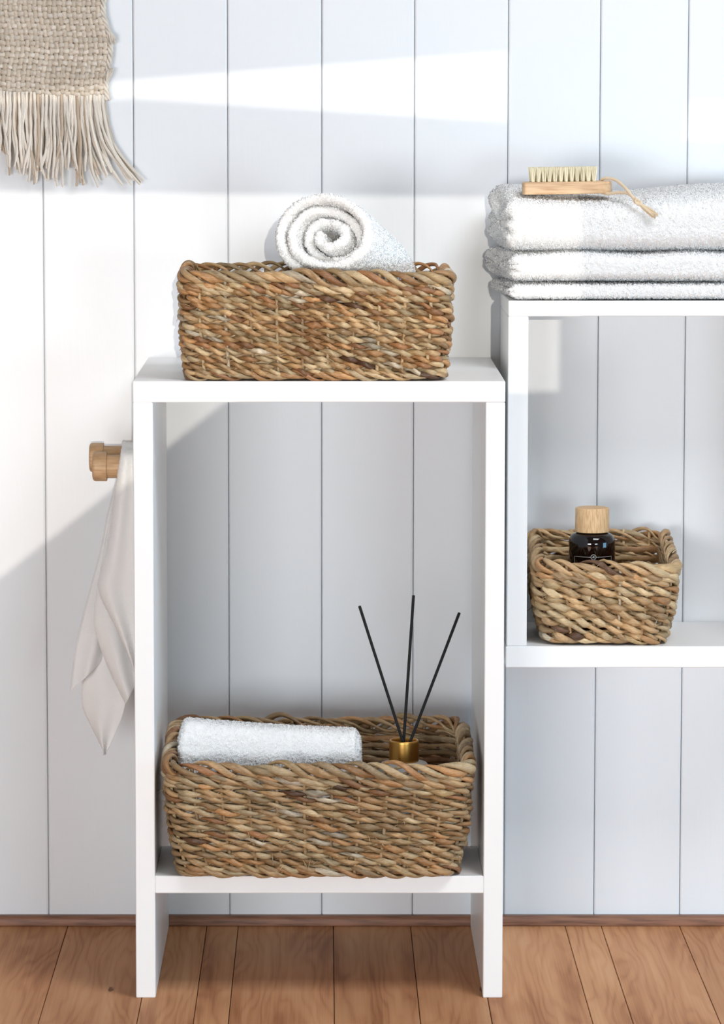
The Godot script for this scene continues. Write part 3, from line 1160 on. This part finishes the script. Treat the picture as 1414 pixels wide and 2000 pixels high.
func brush():
	var t := thing("nail_brush", "wooden bath brush with pale bristles up, lying on the towel stack", "brush", Vector3(0.3365, 1.0800, 0.205))
	t.rotation = Vector3(0, -0.03, 0.017)
	var out := PackedVector2Array()
	for k in 25:
		var a := -PI / 2 + PI * k / 24.0
		out.append(Vector2(0.042 + 0.0205 * cos(a), 0.0235 * sin(a)))
	for k in 25:
		var a := PI / 2 + PI * k / 24.0
		out.append(Vector2(-0.054 + 0.0085 * signf(cos(a)) * pow(absf(cos(a)), 0.5), 0.0235 * signf(sin(a)) * pow(absf(sin(a)), 0.5)))
	part("wooden_body", rounded_prism(out, 0.0, 0.0172, 0.0016).mesh(), M.beech, t)
	for r in 4:
		for c in 12:
			var g := Geo.new()
			var at := Vector3(-0.0495 + c * 0.0077 + (0.002 if r % 2 else 0.0), 0.0165, -0.015 + r * 0.0098)
			for k in 30:
				var a := rnd(0, TAU)
				var d := sqrt(rng.randf())
				var foot := at + Vector3(cos(a), 0, sin(a)) * d * 0.0021
				var top := at + Vector3(cos(a), 0, sin(a)) * d * 0.0043 + Vector3(rnd(-0.0006, 0.0006), 0.0205 + rnd(-0.0012, 0.0006), 0)
				tube(PackedVector3Array([foot, top]), PackedFloat32Array([0.00042, 0.00034]), 4, PackedColorArray(), 1.0, Vector3(0, 0, 1), g)
			part("bristle_tuft", g.mesh(), M.bristle, t)
	var cord := func(pts: Array, r: float):
		var p := PackedVector3Array()
		var rad := PackedFloat32Array()
		for k in 33:
			p.append(curve_at(pts, k / 32.0))
			rad.append(r * (1.0 + 0.08 * sin(k * 2.1)))
		return tube(p, rad, 9, PackedColorArray(), 1.0, Vector3(0.1, 0.2, 0.97)).mesh()
	var V := func(x, y, z): return Vector3(x, y, z)
	var c := part("cord", cord.call([V.call(0.047, 0.012, 0.004), V.call(0.0478, 0.0186, 0.005), V.call(0.055, 0.0208, 0.012), V.call(0.0665, 0.0185, 0.02), V.call(0.0785, 0.0085, 0.036), V.call(0.0875, -0.0035, 0.0495), V.call(0.0925, -0.0085, 0.053)], 0.0022), M.cord, t)
	part("cord", cord.call([V.call(0.047, 0.004, 0.004), V.call(0.053, -0.0005, 0.016), V.call(0.07, 0.0012, 0.03), V.call(0.083, -0.0002, 0.043), V.call(0.0925, -0.0085, 0.053)], 0.0022), M.cord, t)
	var kn := PackedVector3Array()
	var kr := PackedFloat32Array()
	for k in 40:
		var a := k * 0.52
		kn.append(Vector3(0.0915 + 0.0024 * cos(a) + k * 0.00016, -0.0085 - k * 0.00012 + 0.0026 * sin(a), 0.0535 + 0.0018 * cos(a * 0.7)))
		kr.append(0.0016)
	part("knot", tube(kn, kr, 7).mesh(), M.cord, c)
	var tg := Geo.new()
	for k in 90:
		var a := rnd(0, TAU)
		var d := sqrt(rng.randf())
		var q0 := Vector3(0.0955, -0.0125, 0.0545) + Vector3(rnd(-1, 1), rnd(-1, 1), rnd(-0.5, 0.5)) * 0.0012
		var q1 := Vector3(0.1185, -0.0295, 0.0575) + Vector3(cos(a) * 0.55, sin(a) * 0.55, 0.5 * cos(a * 2)) * d * 0.0085 + Vector3(1, -0.7, 0) * rnd(-0.003, 0.002)
		tube(PackedVector3Array([q0, q0.lerp(q1, 0.5) + Vector3(rnd(-1, 1), rnd(-1, 1), 0) * 0.0012, q1]), PackedFloat32Array([0.00075, 0.0007, 0.00045]), 5, PackedColorArray(), 1.0, Vector3(0, 0, 1), tg)
	part("tassel", tg.mesh(), M.cord, c)


func wall_hanging():
	var t := thing("wall_hanging", "beige loosely woven textile with a long cream fringe, hung high on the plank wall", "wall hanging", Vector3(0, 0, 0.016))
	var right := func(y: float): return -0.3175 + 0.0035 * sin(y * 60.0) + 0.004 * smoothstep(1.35, 1.30, y)
	var bottom := func(x: float): return 1.2135 + 0.006 * smoothstep(-0.36, -0.46, x) + 0.001 * sin(x * 130.0)
	var warp := lin(203, 188, 168)
	var weft := lin(212, 198, 180)
	var pale := lin(234, 226, 214)
	var dx := 0.0070
	var dy := 0.0086
	var nx := 40
	var ny := 26
	for a in nx:
		var pts := PackedVector3Array()
		var rad := PackedFloat32Array()
		var cols := PackedColorArray()
		var x0 := -0.3225 - a * dx
		var tn := warp.lerp(pale, rng.randf() * 0.25) * rnd(0.88, 1.04)
		for k in ny * 4 + 1:
			var y := 1.2175 + k * dy / 4.0
			var x: float = x0 + 0.0012 * fn.get_noise_2d(a * 40.0, k * 9.0) + right.call(y) + 0.3175
			var yy: float = y + (bottom.call(x) - 1.2135) * (1 - k / (ny * 4.0))
			var ph := PI * (k / 4.0 + a)
			pts.append(Vector3(x, yy, 0.0021 * cos(ph)))
			rad.append(0.0037 * (1.0 + 0.22 * fn.get_noise_2d(k * 30.0, a * 77.0)))
			cols.append(tn.lerp(pale, clampf(fn.get_noise_2d(k * 22.0 + 500.0, a * 55.0) * 0.9, 0, 0.6)))
		part("warp_yarn", tube(pts, rad, 7, cols, 0.8, Vector3(0, 0, 1), null, 0.12).mesh(), M.yarn, t)
	for b in ny:
		var pts := PackedVector3Array()
		var rad := PackedFloat32Array()
		var cols := PackedColorArray()
		var y0 := 1.2175 + b * dy
		var tn := weft.lerp(pale, rng.randf() * 0.3) * rnd(0.9, 1.04)
		for k in nx * 4 + 3:
			var x: float = -0.3190 - k * dx / 4.0 + right.call(y0) + 0.3175
			var y: float = y0 + 0.0014 * fn.get_noise_2d(k * 8.0, b * 60.0) + (bottom.call(x) - 1.2135) * (1 - b / float(ny))
			var ph := PI * ((k - 2) / 4.0 + b + 1)
			pts.append(Vector3(x, y, 0.0026 * cos(ph) + 0.0006))
			rad.append(0.0037 * (1.0 + 0.25 * fn.get_noise_2d(k * 25.0, b * 91.0 + 300.0)))
			cols.append(tn.lerp(pale, clampf(fn.get_noise_2d(k * 19.0, b * 43.0 + 900.0) * 1.1, 0, 0.7)))
		part("weft_yarn", tube(pts, rad, 7, cols, 0.8, Vector3(0, 0, 1), null, 0.12).mesh(), M.yarn, t)
	# pale twisted edging down the right side, with two little tufts
	for s in 3:
		var pts := PackedVector3Array()
		var rad := PackedFloat32Array()
		var cols := PackedColorArray()
		for k in 90:
			var y := 1.2090 + k * 0.0026
			var a := k * 0.62 + s * TAU / 3
			pts.append(Vector3(right.call(y) + 0.0022 + 0.0026 * cos(a), y, 0.001 + 0.0024 * sin(a)))
			rad.append(0.0022)
			cols.append(lin(228, 219, 206) * (0.92 + 0.1 * sin(k * 0.9 + s)))
		part("edging_strand", tube(pts, rad, 7, cols).mesh(), M.yarn, t)
	for q in [[1.302, -1.0], [1.238, 1.0]]:
		var g := Geo.new()
		var cols := PackedColorArray([lin(230, 222, 210), lin(226, 217, 204), lin(220, 210, 196), lin(214, 204, 190)])
		for k in 44:
			var e := rnd(-0.3, 1.0)
			var a := Vector3(right.call(q[0]) + 0.003, q[0] - q[1] * 0.004, 0.003)
			var z := Vector3(right.call(q[0]) + 0.0085 + rnd(-0.004, 0.004), q[0] + q[1] * 0.012 + e * 0.005, 0.004 + rnd(-0.004, 0.004))
			var m := a.lerp(z, 0.5) + Vector3(0.004 * e, 0, 0.002)
			tube(PackedVector3Array([a, a.lerp(m, 0.6), m.lerp(z, 0.4), z]), PackedFloat32Array([0.001, 0.0012, 0.0012, 0.0008]), 5, cols, 1.0, Vector3(0, 0, 1), g)
		part("edge_tassel", g.mesh(), M.yarn, t)
	# fringe
	var n := 150
	for k in n:
		var x := -0.3155 - k * 0.0019 - rnd(0, 0.0016)
		var lay := k % 3
		var top: float = bottom.call(x) + 0.002
		var length := 0.118 + 0.010 * sin(k * 0.37) + rnd(-0.012, 0.008) - 0.022 * smoothstep(-0.43, -0.47, x)
		var sway := rnd(-0.008, 0.008) + 0.0035 * sin(k * 1.1)
		var drift := 0.010 * smoothstep(-0.40, -0.32, x)
		if k < 20: drift += 0.027 * pow(1 - k / 20.0, 1.1) + rnd(0, 0.008)
		var pts := PackedVector3Array()
		var rad := PackedFloat32Array()
		var cols := PackedColorArray()
		var tn := lin(240, 231, 218) * rnd(0.86, 1.03)
		if rng.randf() < 0.2: tn = lin(205, 186, 164)
		var p1 := rnd(0, TAU)
		var wave := rnd(4.0, 9.0)
		var am := rnd(0.001, 0.0045)
		for q in 18:
			var f := q / 17.0
			var px := x + sway * f * f + drift * pow(f, 2.2) * 1.25 + am * sin(f * wave + p1) * f
			pts.append(Vector3(px, top - length * f, -0.002 + lay * 0.0034 + 0.0024 * sin(f * 5.0 + p1) + 0.002 * f))
			rad.append(0.0021 * (1.0 + 0.18 * sin(q * 1.7 + p1)) * (1.0 if q < 16 else 0.75))
			cols.append(tn)
		part("fringe_strand", tube(pts, rad, 8, cols, 0.7, Vector3(0, 0, 1), null, 0.1).mesh(), M.yarn, t)
	# a rod out of sight above carries it
	var rod := part("hanging_rod", tube(PackedVector3Array([Vector3(-0.66, 1.447, -0.002), Vector3(-0.28, 1.447, -0.002)]), PackedFloat32Array([0.007, 0.007]), 16, PackedColorArray(), 1.0, Vector3(0, 0, 1)).mesh(), M.peg, t)
	rod.name = "hanging_rod"


func _ready():
	rng.seed = 20240611
	fn.seed = 5
	fn.frequency = 0.05
	fn.fractal_octaves = 2
	# camera: a long lens looking slightly down, shifted a little to the right
	var cam := Camera3D.new()
	cam.name = "camera"
	var f := 7480.0 / 2000.0
	cam.projection = Camera3D.PROJECTION_FRUSTUM
	cam.near = 0.1
	cam.far = 60.0
	cam.size = cam.near / f
	cam.frustum_offset = Vector2(cam.near * 72.0 / 7480.0, 0.0)
	cam.position = Vector3(0, 1.22756, 5.54877)
	cam.rotation_degrees = Vector3(-6.33178, 0, 0)
	cam.current = true
	add_child(cam)
	# sky, exposure
	var env := Environment.new()
	env.background_mode = Environment.BG_SKY
	var sky := Sky.new()
	var sm := ProceduralSkyMaterial.new()
	sm.sky_top_color = Color(0.55, 0.7, 0.92)
	sm.sky_horizon_color = Color(0.86, 0.91, 0.97)
	sm.ground_horizon_color = Color(0.7, 0.7, 0.68)
	sm.ground_bottom_color = Color(0.5, 0.5, 0.48)
	sky.sky_material = sm
	env.sky = sky
	env.tonemap_mode = Environment.TONE_MAPPER_LINEAR
	env.tonemap_exposure = 1.03
	env.sdfgi_enabled = true
	env.ssao_enabled = true
	env.ssil_enabled = true
	var we := WorldEnvironment.new()
	we.name = "environment"
	we.environment = env
	add_child(we)
	# low sun straight in through the window behind the camera, a little from the right
	var sun := DirectionalLight3D.new()
	sun.name = "sun"
	sun.light_energy = 0.3
	sun.light_color = Color(1.0, 0.97, 0.92)
	sun.light_angular_distance = 0.12
	sun.shadow_enabled = true
	add_child(sun)
	sun.look_at_from_position(Vector3(0.55, 0.8, 10), Vector3(0, 0, 0), Vector3.UP)
	# added fill lamps, one in front of each unseen glowing panel
	fill_light("added_fill_left", Vector3(-1.45, 0.65, 6.12), Vector3(0, 0, -1), Vector2(1.9, 0.9), 12.9, Color(0.97, 0.985, 1.0))
	fill_light("added_fill_right", Vector3(2.15, 0.65, 6.12), Vector3(0, 0, -1), Vector2(1.3, 0.9), 6.4, Color(0.88, 0.96, 1.0))
	fill_light("added_fill_side", Vector3(2.82, 0.55, 1.35), Vector3(-1, 0, 0), Vector2(1.3, 0.7), 2.1, Color(0.5, 0.82, 1.0))
	fill_light("added_fill_roof", Vector3(1.05, 2.55, 1.75), Vector3(0, -1, 0), Vector2(1.1, 1.1), 4.0, Color(0.97, 0.98, 1.0))

	materials()
	M.straw_plain = mat(rgb(150, 110, 70), 0.8)
	shell()
	furniture()
	baskets()
	towels()
	bottle()
	diffuser()
	brush()
	wall_hanging()
